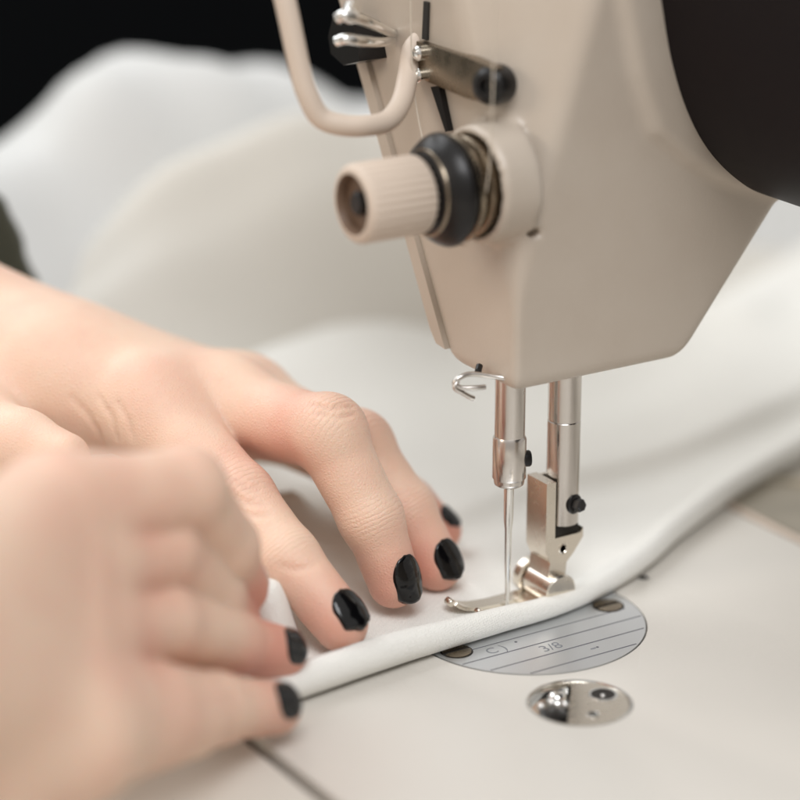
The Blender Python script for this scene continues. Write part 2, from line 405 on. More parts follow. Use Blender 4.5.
bm = bmesh.new(); add_prism(bm, [(11.8, 54.2), (15.2, 54.6), (17.4, 57), (80, 166.4), (76.5, 168)], 'yz', -7.9, 32); bevel(bm, .5, 2, 40); from_bm('face_plate', bm, M['paint'], mach, 30)
# ---- arm and pillar
A2 = catmull([np.array(p+(0,), float) for p in ARM]+[np.array(ARM[0]+(0,), float)], 5)[:-1]
bm = bmesh.new(); add_prism(bm, [(p[0], p[1]) for p in A2], 'xz', -300, -12.6)
bevel(bm, 2.2, 3, 60); from_bm('arm', bm, M['plum'], mach, 40)
bm = bmesh.new(); add_prism(bm, [(10, -312), (112, -312), (112, -236), (10, -236)], 'xy', .2, 150); bevel(bm, 9, 4, 60); from_bm('pillar', bm, M['paint'], mach, 40)

# ---- tension regulator: discs, knob, screw
ax = (-1, 0, 0)
bm = bmesh.new(); add_lathe(bm, KA, ax, [(8.0, 8), (8.2, 10.6), (8.8, 11.1), (9.6, 11.1), (10.6, 10.7), (12.2, 9.6), (13.6, 7.9), (14.4, 6), (14.4, 0)], 64); disc = from_bm('tension_disc', bm, M['black'], mach, 50)
bm = bmesh.new(); add_lathe(bm, KA, ax, [(0, 9.4), (2.4, 9.4), (2.8, 9.7), (4.4, 9.9), (4.9, 9.3), (5.1, 8), (5.5, 8), (5.8, 10.0), (6.4, 10.5), (7.3, 10.6), (7.7, 10.1), (7.8, 8)], 64); from_bm('disc_rim', bm, M['screw'], disc, 40)
bm = bmesh.new()
add_tube(bm, [KA+np.array([-12.9, 8.2*math.cos(a), 8.2*math.sin(a)])+np.array([-.35*k/6, 0, 0]) for k, a in enumerate(np.linspace(.3, 5.6, 14))], .35, 8, 3); from_bm('check_spring', bm, M['screw'], disc)
bm = bmesh.new()
def ridge(h, r, k): return r*(1.0 if (k % 4) < 2 or r < 6.6 else .955)
add_lathe(bm, KA, ax, [(14.6, 4), (14.6, 6.4), (15.0, 7.3), (15.6, 7.7), (28.4, 7.7), (29.3, 7.3), (29.7, 6.7), (29.7, 5.9), (29.0, 5.6), (27.4, 5.5), (27.4, 0)], 128, 0, ridge)
for f in bm.faces:
    c = f.calc_center_median()
    if c.x < KA[0]-27.2 and math.hypot(c.y-KA[1], c.z-KA[2]) < 5.75: f.material_index = 1
knob = from_bm('tension_knob', bm, [M['knob'], M['knobend']], mach, 40)
bm = bmesh.new(); add_lathe(bm, KA, ax, [(26, 2.3), (28.6, 2.3), (29.0, 1.9), (29.0, 0)], 24); from_bm('knob_stud', bm, M['black'], knob)

# ---- wire guard, thread guides on the front
bm = bmesh.new()
add_tube(bm, [ptx(270, -60, -42), ptx(285, 0, -41), ptx(300, 70, -39.5), ptx(308, 96, -38.5), ptx(320, 117, -36.5), ptx(340, 125, -33), ptx(365, 126, -28), ptx(387, 121, -22), ptx(401, 103, -16), ptx(408, 75, -11), ptx(412, 50, -8), (-4.5, 25, 116)], 2.1, 16, 6)
from_bm('take_up_guard', bm, M['knob'], mach, 60)
bm = bmesh.new()
add_tube(bm, [ptx(392, 34, -8), ptx(380, 28, -16), ptx(364, 20, -24), ptx(346, 15, -29), ptx(338, 18, -30)], 1.15, 12, 5)
add_tube(bm, [ptx(392, 40, -8), ptx(380, 42, -16), ptx(362, 41, -24), ptx(346, 39, -28), ptx(337, 41, -29)], 1.05, 12, 5)
add_tube(bm, [ptx(352, 8, -26), ptx(350, 16, -28)], 1.7, 14, 3)
wire = from_bm('thread_guide', bm, M['chrome'], mach, 60)
bm = bmesh.new(); add_prism(bm, [(35.5, 110), (42, 108), (47.0, 109.5), (48.0, 113), (46, 117.5), (38, 117.0)], 'yz', -13.5, -6.6); bevel(bm, 1.5, 3, 40); from_bm('guide_bracket', bm, M['black'], wire)
# lower bar with two eyelets and a black screw, on the chamfer of the head
bm = bmesh.new(); add_prism(bm, [(21.6, 108.8), (4, 108), (-5.5, 108.6), (-5.5, 115.5), (3, 116), (21.6, 116)], 'yz', -8.7, -6.2); bevel(bm, .8, 2, 40)
bar = from_bm('guide_bar', bm, M['screw'], mach)
for z in (109.6, 114.0):
    bm = bmesh.new(); add_lathe(bm, (-8.6, 19.6, z), ax, [(0, 1.5), (1.2, 1.5), (1.8, 1.0), (2, .4), (2, 0)], 20); from_bm('eyelet', bm, M['chrome'], bar)
bm = bmesh.new(); add_prism(bm, [(14, 108.4), (10.5, 100), (11.5, 99.6), (17, 107.6)], 'yz', -8.3, -6.6); bevel(bm, .3, 1, 40); from_bm('guide_foot', bm, M['black'], bar)
bm = bmesh.new(); add_prism(bm, [(21.4, 116.4), (19.6, 116.4), (19.2, 124), (20.8, 124)], 'yz', -7.6, -6.6); from_bm('slot_edge', bm, M['dark'], bar)
bm = bmesh.new(); add_lathe(bm, (-5, -2.5, 111.5), (-1, -.45, .1), [(0, 3.9), (3.0, 3.9), (4.4, 3.5), (5.2, 2.4), (5.2, 1.4), (4.2, 1.3), (4.2, 0)], 32); from_bm('guide_screw', bm, M['black'], bar)

SH = Vector((-3.1, -4.9, 2.5)); SHL = Vector((-3.1, -4.9, -.1))
def shifted(bm, d):
    bmesh.ops.translate(bm, vec=d, verts=bm.verts); return bm
# ---- needle bar, clamp, needle, bushing hook
bm = bmesh.new(); add_lathe(bm, (0, 0, 26.5), (0, 0, 1), [(0, 2.3), (.5, 3.0), (1.0, 3.12), (28, 3.12)], 40); nb = from_bm('needle_bar', shifted(bm, SH), M['steel'], mach, 50)
bm = bmesh.new(); add_lathe(bm, (0, 0, 28.2), (0, 0, 1), [(0, 3.3), (.25, 3.45), (8.6, 3.45), (9.2, 3.13)], 40); from_bm('needle_clamp', shifted(bm, SH), M['steel'], nb, 40)
bm = bmesh.new(); add_lathe(bm, (2.6, -1.2, 32.2), (.93, -.36, 0), [(0, 1.7), (1.2, 1.7), (1.5, 1.5), (1.5, 0)], 24); from_bm('clamp_screw', shifted(bm, SH), M['black'], nb, 40)
bm = bmesh.new(); add_lathe(bm, (0, 0, 0), (0, 0, 1), [(-3, 0), (-1, .3), (2.5, .5), (9, .62), (17, .72), (19, .95), (27.5, 1.05)], 20); from_bm('needle', shifted(bm, SH), M['chrome'], mach, 60)
bm = bmesh.new(); add_lathe(bm, (.2, 0, 50.0), (0, 0, 1), [(0, 3.2), (.1, 3.6), (1.2, 3.7), (3, 3.7)], 32); bush = from_bm('needle_bar_bushing', shifted(bm, SH), M['black'], mach, 40)
bm = bmesh.new(); add_tube(bm, [(2.0, -3.9, 50.3), (-2, -3.6, 50.7), (-5, -2, 51.3), (-9.5, -.3, 52.2), (-12.0, 0, 51.9), (-13.2, .2, 50.9), (-12.2, -.5, 49.9), (-9.5, -1.6, 49.7), (-7.4, -2, 49.6)], .52, 10, 6)
add_tube(bm, [(-12.6, .1, 51.2), (-13.4, -.2, 50.0), (-12.0, -.6, 48.9), (-10.4, -1.1, 47.8), (-9.6, -1.3, 47.4)], .5, 10, 5)
from_bm('thread_hook', shifted(bm, SH), M['steel'], bush, 60)
bm = bmesh.new(); add_lathe(bm, (-5.6, 2.8, 52.3), (-.6, -.6, -.4), [(0, .7), (1.6, .7), (1.9, .4), (1.9, 0)], 16); from_bm('hook_screw', shifted(bm, SH), M['black'], bush, 40)

# ---- presser bar and hinged foot
BX = 13.4
bm = bmesh.new()
n = 48
def flat(h, r, k): return r
add_lathe(bm, (BX, 0, 15.6), (0, 0, 1), [(0, 3.0), (.4, 3.42), (22.5, 3.42), (22.7, 3.3), (22.9, 3.42), (40, 3.42)], n)
for v in bm.verts:                          # flat ground on the left of the bar below the shoulder
    if v.co.z < 31 and v.co.x < BX-2.7: v.co.x = BX-2.7
pb = from_bm('presser_bar', shifted(bm, SH), M['steel'], mach, 24)
bm = bmesh.new()
add_prism(bm, [(7.6, 11.0), (7.6, 26.0), (9.9, 26.0), (9.9, 13.6), (16.2, 13.6), (17.0, 14.6), (17.0, 12.6), (14.6, 9.4), (13.0, 7.8), (12.6, 4.0), (8.2, 4.0), (8.8, 8.4)], 'xz', -2.6, 4.4)
bevel(bm, .28, 2, 25); foot = from_bm('presser_foot', shifted(bm, SH), M['nickel'], mach, 25)
bm = bmesh.new(); add_prism(bm, [(9.95, 13.7), (17.0, 14.7), (18.3, 16), (18.3, 25.6), (9.95, 25.6)], 'xz', 3.45, 4.3); bevel(bm, .2, 2, 40); from_bm('shank_back', shifted(bm, SH), M['nickel'], foot)
bm = bmesh.new(); add_prism(bm, [(9.95, 13.3), (16.4, 13.7), (16.4, 15.4), (9.95, 15.4)], 'xz', -1.6, 3.4); from_bm('shank_slot', shifted(bm, SH), M['dark'], foot)
bm = bmesh.new(); add_lathe(bm, (12.0, -2.5, 10.9), (0, -1, 0), [(-.2, 1.15), (.18, 1.15), (.28, .9), (.1, .75), (.1, 0)], 24); from_bm('hinge_rivet', shifted(bm, SH), M['nickel'], foot, 40)
bm = bmesh.new(); add_lathe(bm, (BX+.6, -3.0, 20.6), (.25, -1, .05), [(0, 2.1), (.5, 2.1), (.75, 1.85), (.8, 1.5)], 28)
add_lathe(bm, (BX+.6, -3.0, 20.6), (.25, -1, .05), [(.6, 1.45), (2.3, 1.4), (2.6, 1.1), (2.6, 0)], 6); from_bm('foot_screw', shifted(bm, SH), M['black'], foot, 40)
# hinge barrel and its flanks
bm = bmesh.new()
add_lathe(bm, (10.6, -4.4, 4.7), (0, 1, 0), [(0, 0), (0, 3.3), (.35, 3.7), (8.6, 3.7), (8.9, 3.4), (8.9, 2.4)], 40)
add_lathe(bm, (10.4, 5.2, 4.8), (0, 1, 0), [(0, 2.4), (0, 3.5), (.3, 3.9), (2.2, 3.9), (2.5, 3.6), (2.5, 0)], 40)
from_bm('foot_hinge', shifted(bm, SHL), M['nickel'], foot, 40)
# sole with two curled toes
bm = bmesh.new()
def toe(y0, y1, path, th=.75):
    C = catmull([np.array((p[0], 0, p[1]), float) for p in path], 5); m_ = len(C)
    rows = []
    for i, p in enumerate(C):
        t = C[min(i+1, m_-1)]-C[max(i-1, 0)]; t /= np.linalg.norm(t); nn = np.array([-t[2], 0, t[0]]); nn = nn if nn[2] > 0 else -nn
        w = 1 if i > 1 else (.55, .85)[i]; ym, hw = (y0+y1)/2, (y1-y0)/2*w
        rows.append([bm.verts.new((q[0], y, q[2])) for q, y in ((p, ym-hw), (p, ym+hw), (p+nn*th, ym+hw), (p+nn*th, ym-hw))])
    for A, B in zip(rows, rows[1:]):
        for k in range(4): bm.faces.new([A[k], A[(k+1) % 4], B[(k+1) % 4], B[k]])
    bm.faces.new(rows[0]); bm.faces.new(rows[-1])
toe(1.3, 5.2, [(-12.2, 5.2), (-11.4, 4.3), (-9.5, 3.2), (-6.5, 2.4), (-2, 2.0), (2, 2.0), (8, 2.0), (14, 2.0)])
toe(-3.0, -1.0, [(-8.4, 3.6), (-7.6, 3.0), (-6, 2.45), (-3, 2.05), (0, 2.0), (3, 2.0), (8, 2.0), (14, 2.0)])
add_prism(bm, [(3, -3), (14, -3), (19.5, -1), (19.5, 3), (14, 5.2), (3, 5.2)], 'xy', 1.9, 2.72)
sole = from_bm('foot_sole', shifted(bm, SHL), M['nickel'], foot, 40)
bm = bmesh.new()
for yy, x in ((3.2, -12.0), (-2, -8.2)): add_lathe(bm, (x, yy-1.1, 5.0 if yy > 0 else 3.7), (0, 1, 0), [(0, .5), (.2, .8), (2.0, .8), (2.2, .5)], 16)
from_bm('toe_tip', shifted(bm, SHL), M['nickel'], sole, 60)

# ---- sewing thread on the tension unit (a thing of its own)
bm = bmesh.new()
add_tube(bm, [(-14.5, -15.0, 150), (-14.8, -14.8, 120), (-15.6, -14.6, 97), (-15.8, -9, 83.5), (-15.6, -2, 82.0), (-15, 5, 86), (-13, 12, 97), (-11, 19.6, 111.8), (-11, 20.4, 150)], .15, 6, 8)
tag(from_bm('sewing_thread', bm, M['thread'], None, 60), 'thin cream thread running down the front of the machine head round the black tension discs', 'thread')

# =================================================================== TABLE, WALL
tb = empty('work_table', (0, 200, -40)); tag(tb, 'pale laminate work table in which the sewing machine bed is sunk', 'table')
bm = bmesh.new()
for b4 in ((-420, -76.0, -420, 350), (77.5, 700, -420, 350), (-75.9, 77.4, 121, 350)): box(bm, b4[0], b4[1], b4[2], b4[3], -40, -.4)
bevel(bm, .9, 2, 60); from_bm('tabletop', bm, M['table'], tb, 30)
bm = bmesh.new(); box(bm, -80, 82, -420, 125, -42, -39.5); from_bm('cutout_floor', bm, M['dark'], tb)
bm = bmesh.new()                           # machine hinge let into the table behind the bed
H = [(76.2, -12), (84, -14), (92, -12), (99, -6), (103, 4), (103, 16), (99, 26), (92, 32), (84, 34), (76.2, 32)]
add_prism(bm, [(p[0], p[1]) for p in catmull([np.array(h+(0,), float) for h in H], 4)], 'xy', -.5, .5); bevel(bm, .3, 1, 50); hg = from_bm('hinge_plate', bm, M['hinge'], tb, 30)
bm = bmesh.new(); add_tube(bm, [(75.4, -30, -.6), (75.4, 50, -.6)], 1.1, 12, 2); from_bm('hinge_edge', bm, M['knob'], hg)
bm = bmesh.new(); add_tube(bm, [(80, -9, .5), (88, -7, .6), (95, -1, .6), (98, 8, .6), (97, 18, .6), (91, 26, .6), (82, 29, .5)], .9, 8, 5); from_bm('hinge_rim', bm, M['hinge'], hg)
dome0 = bmesh.new(); add_lathe(dome0, (97.5, -1.5, .4), (0, 0, 1), [(0, 2.2), (.5, 2.1), (.8, 1.5), (.8, 0)], 20); from_bm('hinge_screw', dome0, M['black'], hg, 40)
bm = bmesh.new(); box(bm, -900, 1500, 1000, 1020, -800, 60); tag(from_bm('back_wall', bm, M['darkwall']), kind='structure')
bm = bmesh.new(); box(bm, -900, 1500, -600, 1000, -760, -740); tag(from_bm('floor', bm, M['darkwall']), kind='structure')

# =================================================================== CLOTH BEING SEWN
EK = np.array([(-135, -27), (-110, -24.5), (-85, -21.5), (-59.8, -17.6), (-42.7, -15.5), (-25.2, -13.5), (-9.7, -12.2), (6, -10.8), (18.1, -8.1), (32, -2.6), (51.5, 9.3), (73.1, 20.6), (90.9, 28), (108.8, 34.6), (150, 52), (220, 88), (330, 150)], float)
FK = np.array([(-140, 34), (-20, 32), (1.3, 32), (20.6, 37), (46.6, 41.5), (64, 41), (84, 42), (112, 49), (143, 60), (220, 112), (330, 170)], float)
def interp_smooth(K, x):
    m_ = np.gradient(K[:, 1], K[:, 0]); i = np.clip(np.searchsorted(K[:, 0], x)-1, 0, len(K)-2)
    h = K[i+1, 0]-K[i, 0]; t = (x-K[i, 0])/h
    return (2*t**3-3*t**2+1)*K[i, 1]+(t**3-2*t*t+t)*h*m_[i]+(-2*t**3+3*t*t)*K[i+1, 1]+(t**3-t*t)*h*m_[i+1]
def sst(t): t = np.clip(t, 0, 1); return t*t*(3-2*t)
def segd(x, y, a, b):
    a = np.array(a, float); b = np.array(b, float); ba = b-a; t = np.clip(((x-a[0])*ba[0]+(y-a[1])*ba[1])/(ba@ba), 0, 1)
    return np.hypot(x-a[0]-t*ba[0], y-a[1]-t*ba[1])
NUB = pt(266, 588, 507)
def cloth_h(x, y):
    h = 3.3+.5*np.sin(x*.045+y*.06)+.35*np.sin(x*.11-y*.09+1.2)
    h = h-1.6*np.exp(-(np.maximum(np.hypot((x-0)/14, (y+3)/7), 0))**4)
    h = h+(NUB[2]-1.5)*np.exp(-(segd(x, y, NUB[:2], (NUB[0]-12, NUB[1]+16))/5.6)**4)+6*np.exp(-(segd(x, y, (-20, 55), (-38, 58))/4.5)**2)
    return h
xs = np.concatenate([np.arange(-132, 120, 1.4), np.arange(120, 325, 4)])
Ey = interp_smooth(EK, xs)-1.2-2.0*sst((xs-15)/50); Fy = interp_smooth(FK, xs)
far = 122+.49*xs; far = np.maximum(far, Ey+60)
R = 2.75-.75*np.exp(-((xs-9)/16)**2)+.75*sst((-12-xs)/30)
rows = []
def row(dy, z): rows.append(np.stack([xs, Ey+dy, z+0*xs], 1))
wob = .25*np.sin(xs*.21)+.18*np.sin(xs*.47+1)
row(12, .5); row(7, .45); row(3.9, .4)
for a in np.linspace(-90, 92, 15):
    c, s = math.cos(math.radians(a)), math.sin(math.radians(a)); rows.append(np.stack([xs, Ey+R-R*c*(1+.05*wob), R+.3+R*s+.15*wob*(s > 0)], 1))
for dy in (3.6, 4.4, 5.2, 6.0, 6.8, 7.6, 8.4, 9.2):
    t = (dy-R)/(9.2-R); top = 2*R+.3; hh = cloth_h(xs, Ey+dy); rows.append(np.stack([xs, Ey+dy, top+(hh-top)*sst(t)-.2*math.exp(-((dy-7.4)/.6)**2)], 1))
A = 2.4*sst((xs-25)/130)+1.7
qs = np.concatenate([np.linspace(0.002, .45, 44), np.linspace(.46, 1.12, 60)])
for q in qs:
    y = (Ey+9.3)+(far-(Ey+9.3))*q
    u = y-Fy
    h = cloth_h(xs, y)
    h = h-1.2*np.exp(-((u+5)/6)**2)+A*sst((u+1)/9)*(1-.35*sst((u-12)/40))
    yy = y-A*.7*np.exp(-((u-8)/6.5)**2)
    v = (y-far)/26
    h = h+12.5*np.exp(-np.minimum(v, 0)**2)*np.where(v > 0, 1, 1)*sst((xs+60)/60+.3)
    h = np.where(v > 0, (h-1.0)*(1-sst(v*2.2))+1.0, h)
    h = h+1.6*sst((y-Fy-15)/30)*np.sin(xs*.05-y*.03)*np.sin(y*.045+.8)+4*np.exp(-(segd(xs, y, (150, 110), (300, 215))/9)**2)
    rows.append(np.stack([xs, yy, np.maximum(h, .6)], 1))
G = np.stack(rows); nr, nc = G.shape[:2]
I = np.arange(nr*nc).reshape(nr, nc)
quads = np.stack([I[:-1, :-1], I[:-1, 1:], I[1:, 1:], I[1:, :-1]], -1).reshape(-1, 4)
cl = from_arrays('sewn_cloth', G.reshape(-1, 3), quads, M['cloth'])
tag(cl, 'white jersey with a thick rolled hem lying on the bed under the presser foot', 'cloth')

# heap of cloth behind
xs2 = np.arange(-330, 420, 5.0); CRK = np.array([(-330, 34), (-200, 36), (-110, 40), (-60, 45), (-24, 52), (-6, 58), (4, 70), (16, 77), (36, 75), (63, 62), (89, 52), (120, 44), (200, 46), (300, 56), (420, 66)], float)
cr = interp_smooth(CRK, xs2)
rows = []
for k, t in enumerate(np.linspace(0, 1, 70)):
    y = 128+.12*xs2*0+t*200; crest_y = 200+8*np.sin(xs2*.021+.6)
    f = sst((y-(146+8*np.sin(xs2*.03)))/(crest_y-150)); b = 1-sst((y-crest_y-6)/90)
    prof = np.where(y < crest_y, f**.8, 1)*np.where(y > crest_y+6, b, 1)
    fold = 3.5*np.sin(xs2*.045+y*.03)*np.sin(y*.05)+2.6*np.sin(xs2*.1-y*.06+2)+1.5*np.sin(xs2*.17+y*.13)
    ledge = 5*np.exp(-((y-168-6*np.sin(xs2*.02))/7)**2)
    z = 2+cr*prof+fold*np.clip(prof*1.2, 0, 1)+ledge*np.sin(xs2*.017+1)**2
    rows.append(np.stack([xs2+5*np.sin(y*.06+xs2*.02), y, np.maximum(z, .8)], 1))
G = np.stack(rows); nr, nc = G.shape[:2]; I = np.arange(nr*nc).reshape(nr, nc)
quads = np.stack([I[:-1, :-1], I[:-1, 1:], I[1:, 1:], I[1:, :-1]], -1).reshape(-1, 4)
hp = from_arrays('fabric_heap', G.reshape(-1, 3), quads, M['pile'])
tag(hp, 'heap of rumpled white fabric piled up on the table behind the machine, out of focus', 'fabric heap')

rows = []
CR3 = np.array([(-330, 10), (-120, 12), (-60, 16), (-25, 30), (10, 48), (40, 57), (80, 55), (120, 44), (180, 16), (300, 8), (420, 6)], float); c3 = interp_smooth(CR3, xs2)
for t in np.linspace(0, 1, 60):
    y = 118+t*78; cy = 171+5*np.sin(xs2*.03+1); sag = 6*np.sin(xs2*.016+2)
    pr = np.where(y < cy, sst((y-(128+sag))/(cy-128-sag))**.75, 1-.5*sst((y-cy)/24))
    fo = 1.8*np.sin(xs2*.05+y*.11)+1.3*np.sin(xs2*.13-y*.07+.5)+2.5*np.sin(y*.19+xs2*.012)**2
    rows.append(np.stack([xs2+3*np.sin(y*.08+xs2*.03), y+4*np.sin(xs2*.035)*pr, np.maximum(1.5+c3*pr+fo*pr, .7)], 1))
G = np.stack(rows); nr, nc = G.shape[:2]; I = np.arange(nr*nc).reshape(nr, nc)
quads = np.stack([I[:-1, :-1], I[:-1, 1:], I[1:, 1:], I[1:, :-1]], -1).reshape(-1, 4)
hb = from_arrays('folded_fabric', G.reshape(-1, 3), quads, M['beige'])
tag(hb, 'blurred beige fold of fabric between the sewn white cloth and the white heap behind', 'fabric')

# =================================================================== THE SEWER'S HANDS
def hand(name, fingers, palm, extra, parent, lo, hi, h, wr, flush_shade_pts, grooves=()):
    def f(P):
        d = None
        for a, b, ra, rb, k in palm:
            c = cone(P, a, b, ra, rb); d = c if d is None else smin(d, c, k)
        out = None
        for J, Rr, kp in fingers:
            c = None
            for i in range(len(J)-1):
                s = cone(P, J[i], J[i+1], Rr[i], Rr[i+1]); c = s if c is None else smin(c, s, 2.2)
            c = smin(c, d, kp); out = c if out is None else smin(out, c, .45)
        for fn in extra: out = fn(P, out)
        return out
    if grooves:                      # shallow folds of the skin: lines laid on the surface first found
        base = f; cuts = []
        def surf(px, py):
            d = (pt(px, py, 600)-CAM); d /= np.linalg.norm(d); t = 380.0
            for _ in range(90): t += float(base((CAM+d*t)[None, :].astype(np.float32))[0])*.8
            return CAM+d*t
        for pts_, rad_, k_ in grooves:
            Sx = [surf(*p) for p in pts_]
            cuts += [(a, b, rad_*(.4 if i == 0 else 1), rad_*(.4 if i == len(Sx)-2 else 1), k_) for i, (a, b) in enumerate(zip(Sx, Sx[1:]))]
        def f(P):
            d = base(P); g = None
            for a, b, ra, rb, k_ in cuts:
                c = cone(P, a, b, ra, rb); g = c if g is None else np.minimum(g, c)
            return smax(d, -g, 1.1)
    V, Q = nets(f, lo, hi, h)
    o = from_arrays(name, V, Q, M['skin'], parent)
    Nn = grad(f, V); Nn /= np.linalg.norm(Nn, axis=1)[:, None]
    ws = np.zeros(len(V)); wm = np.zeros(len(V)); fl = np.zeros(len(V))
    for (J, l, nrm, width, per, amp) in wr:
        l = np.array(l)/np.linalg.norm(l); nrm = np.array(nrm, float); nrm -= nrm@l*l; nrm /= np.linalg.norm(nrm)
        q = V-np.array(J); s = q@l; rad = np.linalg.norm(q-s[:, None]*l, axis=1)
        m_ = np.exp(-(s/width)**2)*sst((Nn@nrm+.25)/.7)*(rad < 13)*amp*.8
        b = m_ > wm; ws[b] = (s*math.pi/per)[b]; wm[b] = m_[b]
    for (c, r, a) in flush_shade_pts: fl += a*np.exp(-(np.linalg.norm(V-np.array(c), axis=1)/r)**2)
    for nm, arr in (('wrinkle_s', ws), ('wrinkle_m', wm), ('flush_shade', np.clip(fl, 0, 1))):
        at = o.data.attributes.new(nm, 'FLOAT', 'POINT'); at.data.foreach_set('value', arr.astype(np.float32))
    return o, f
def nail(f, c, l, ref, W, L, s0, parent, m, taper=.9, chip=0.0, th=.24):
    l = np.array(l, float); l /= np.linalg.norm(l); nrm = np.array(ref, float); nrm -= nrm@l*l; nrm /= np.linalg.norm(nrm); w = np.cross(l, nrm)
    nu, nv = 17, 21; top = []
    for j in range(nv):
        for i in range(nu):
            a = -1+2*i/(nu-1); b = j/(nv-1)
            s = s0+L*b
            e0 = 1-(1-min(b/.42, 1))**2.0          # rounded cuticle
            e1 = 1-max((b-.8)/.2, 0)**2.6*.28      # softly squared tip
            ww = W/2*(taper+(1-taper)*math.sin(math.pi*min(b*1.1, 1)))*(.16+.84*math.sqrt(max(e0, 0)))*e1
            s -= abs(a)**3*.9*max(b-.7, 0)/.3
            s += chip*.35*math.sin(a*5+1.3)*(b > .96)
            p = np.array(c)+l*s+w*a*ww+nrm*14
            top.append(p)
    P = np.array(top); d0 = np.full(len(P), 1e9)
    cur = P.copy(); done = np.zeros(len(P), bool)
    for _ in range(60):
        d = f(cur.astype(np.float32)); st = np.clip(d*.8, -.5, 2); cur = cur-nrm[None, :]*st[:, None]
        if np.abs(d).max() < .02: break
    dep = ((P-cur)@nrm).reshape(nv, nu); jj = np.arange(nv); ok = jj < int(nv*.72)
    pf = np.polyfit(jj[ok], dep[ok, nu//2], 1); base = np.polyval(pf, jj)+.25*(jj/(nv-1.0))**3
    side = np.abs((P-np.array(c))@w).reshape(nv, nu); rc = W*.62
    arc = base[:, None]+rc-np.sqrt(np.maximum(rc*rc-side**2, .05))
    dep = np.clip(dep, arc-1.1, arc+.35)
    for _ in range(14):
        q_ = np.pad(dep, 1, mode='edge'); dep = (q_[:-2, 1:-1]+q_[2:, 1:-1]+q_[1:-1, :-2]+q_[1:-1, 2:]+2*dep)/6
    dep -= .06
    S = P.reshape(nv, nu, 3)-nrm*dep[..., None]
    ed = np.minimum(np.minimum(np.arange(nu), nu-1-np.arange(nu))[None, :]/1.6, np.minimum(np.arange(nv)/2.0, (nv-1-np.arange(nv))/1.3)[:, None]); ed = np.clip(ed, 0, 1)
    T = S+nrm*(th*(np.sqrt(ed))*1.0+.05)[..., None]; B = S-nrm*1.3
    Vv = np.concatenate([T.reshape(-1, 3), B.reshape(-1, 3)]); I = np.arange(nu*nv).reshape(nv, nu); o = nu*nv
    Fc = [q for q in np.stack([I[:-1, :-1], I[:-1, 1:], I[1:, 1:], I[1:, :-1]], -1).reshape(-1, 4).tolist()]
    Fc += [[q[3]+o, q[2]+o, q[1]+o, q[0]+o] for q in Fc]
    rim = [I[0, i] for i in range(nu)]+[I[j, -1] for j in range(1, nv)]+[I[-1, i] for i in range(nu-2, -1, -1)]+[I[j, 0] for j in range(nv-2, 0, -1)]
    Fc += [[rim[k], rim[(k+1) % len(rim)], rim[(k+1) % len(rim)]+o, rim[k]+o][::-1] for k in range(len(rim))]
    return from_arrays('fingernail', Vv, Fc, m, parent)

who = empty('person', (-180, 40, 0))
tag(who, 'person with black painted nails guiding the white cloth with both hands', 'person')

# ---- far hand
LW = pt(-75, 340, 566); LE = pt(-420, 185, 690)
Li = [pt(148, 408, 538), pt(238, 499, 521), pt(287, 559, 513), pt(340, 619, 507.5)]
Lm = [pt(222, 408, 545), pt(328, 434, 524), pt(371, 518, 524), pt(395, 579, 526)]
Lr = [pt(240, 405, 562), pt(357, 447, 541), pt(405, 510, 538), pt(438, 563, 537.5)]
Lp = [pt(245, 412, 577), pt(362, 468, 562), pt(408, 503, 558), pt(440, 528, 557)]
Lt = [pt(-110, 430, 548), pt(-35, 428, 534), pt(22, 447, 522), pt(64, 459, 515)]
mid = lambda a, b, t: np.array(a)*(1-t)+np.array(b)*t
palmL = [(LE, LW, 27, 20, 8), (LW, mid(LW, Li[0], .6), 17, 14, 8), (mid(LW, Li[0], .6), Li[0], 14, 9.6, 8), (LW, Lm[0], 17, 10.4, 8), (LW, Lr[0], 16, 10, 8), (LW, Lp[0], 15, 9, 8), (Li[0], Lm[0], 8.4, 8.8, 6), (Lm[0], Lr[0], 8.8, 8.6, 6), (Lr[0], Lp[0], 8.4, 8.2, 6), (LW, Lt[1], 15, 9.5, 8)]
fingL = [(Li, (9.4, 7.4, 6.4, 5.2), 6), (Lm, (9.2, 7.3, 6.4, 5.1), 6), (Lr, (8.8, 7.1, 6.1, 4.9), 6), (Lp, (8.2, 6.3, 5.3, 4.3), 6), (Lt, (10.5, 8.8, 7.4, 5.4), 4)]
def pads(specs):
    def fn(P, d):
        for a, b, ra, rb, k in specs: d = smin(d, cone(P, a, b, ra, rb), k)
        return d
    return fn
def pad_of(J, ref, r, drop, fwd):
    l = J[3]-J[2]; l = l/np.linalg.norm(l); n_ = np.array(ref, float); n_ -= n_@l*l; n_ /= np.linalg.norm(n_)
    return (J[3]-n_*drop+l*fwd, J[3]-n_*(drop+.2)-l*4, r, r*.92, 3)
refI = (.12, -.36, 1); refM = (.2, -.9, .25); refR = (.2, -.9, .3); refP = (.5, -.6, .6)
exL = [pads([pad_of(Li, refI, 4.3, 1.4, 1.4), pad_of(Lm, refM, 4.2, 1.5, 1.2), pad_of(Lr, refR, 4.0, 1.4, 1.0), pad_of(Lp, refP, 3.5, 1.1, .8)])]
# knuckle swellings over the second joints
exL.append(pads([(J[1]+np.array([0, 0, .9]), J[1]+np.array([.3, -.2, .6]), r, r, 3) for J, r in ((Lm, 7.0), (Lr, 6.6), (Lp, 5.8))]))
wrL = []
for J, ref in ((Li, refI), (Lm, refM), (Lr, refR), (Lp, refP)):
    wrL.append((J[1], (J[2]-J[0]), (0.3, -.2, 1), 6.0, 1.25, 1.0)); wrL.append((J[2], (J[3]-J[1]), ref, 3.6, 1.0, .75))

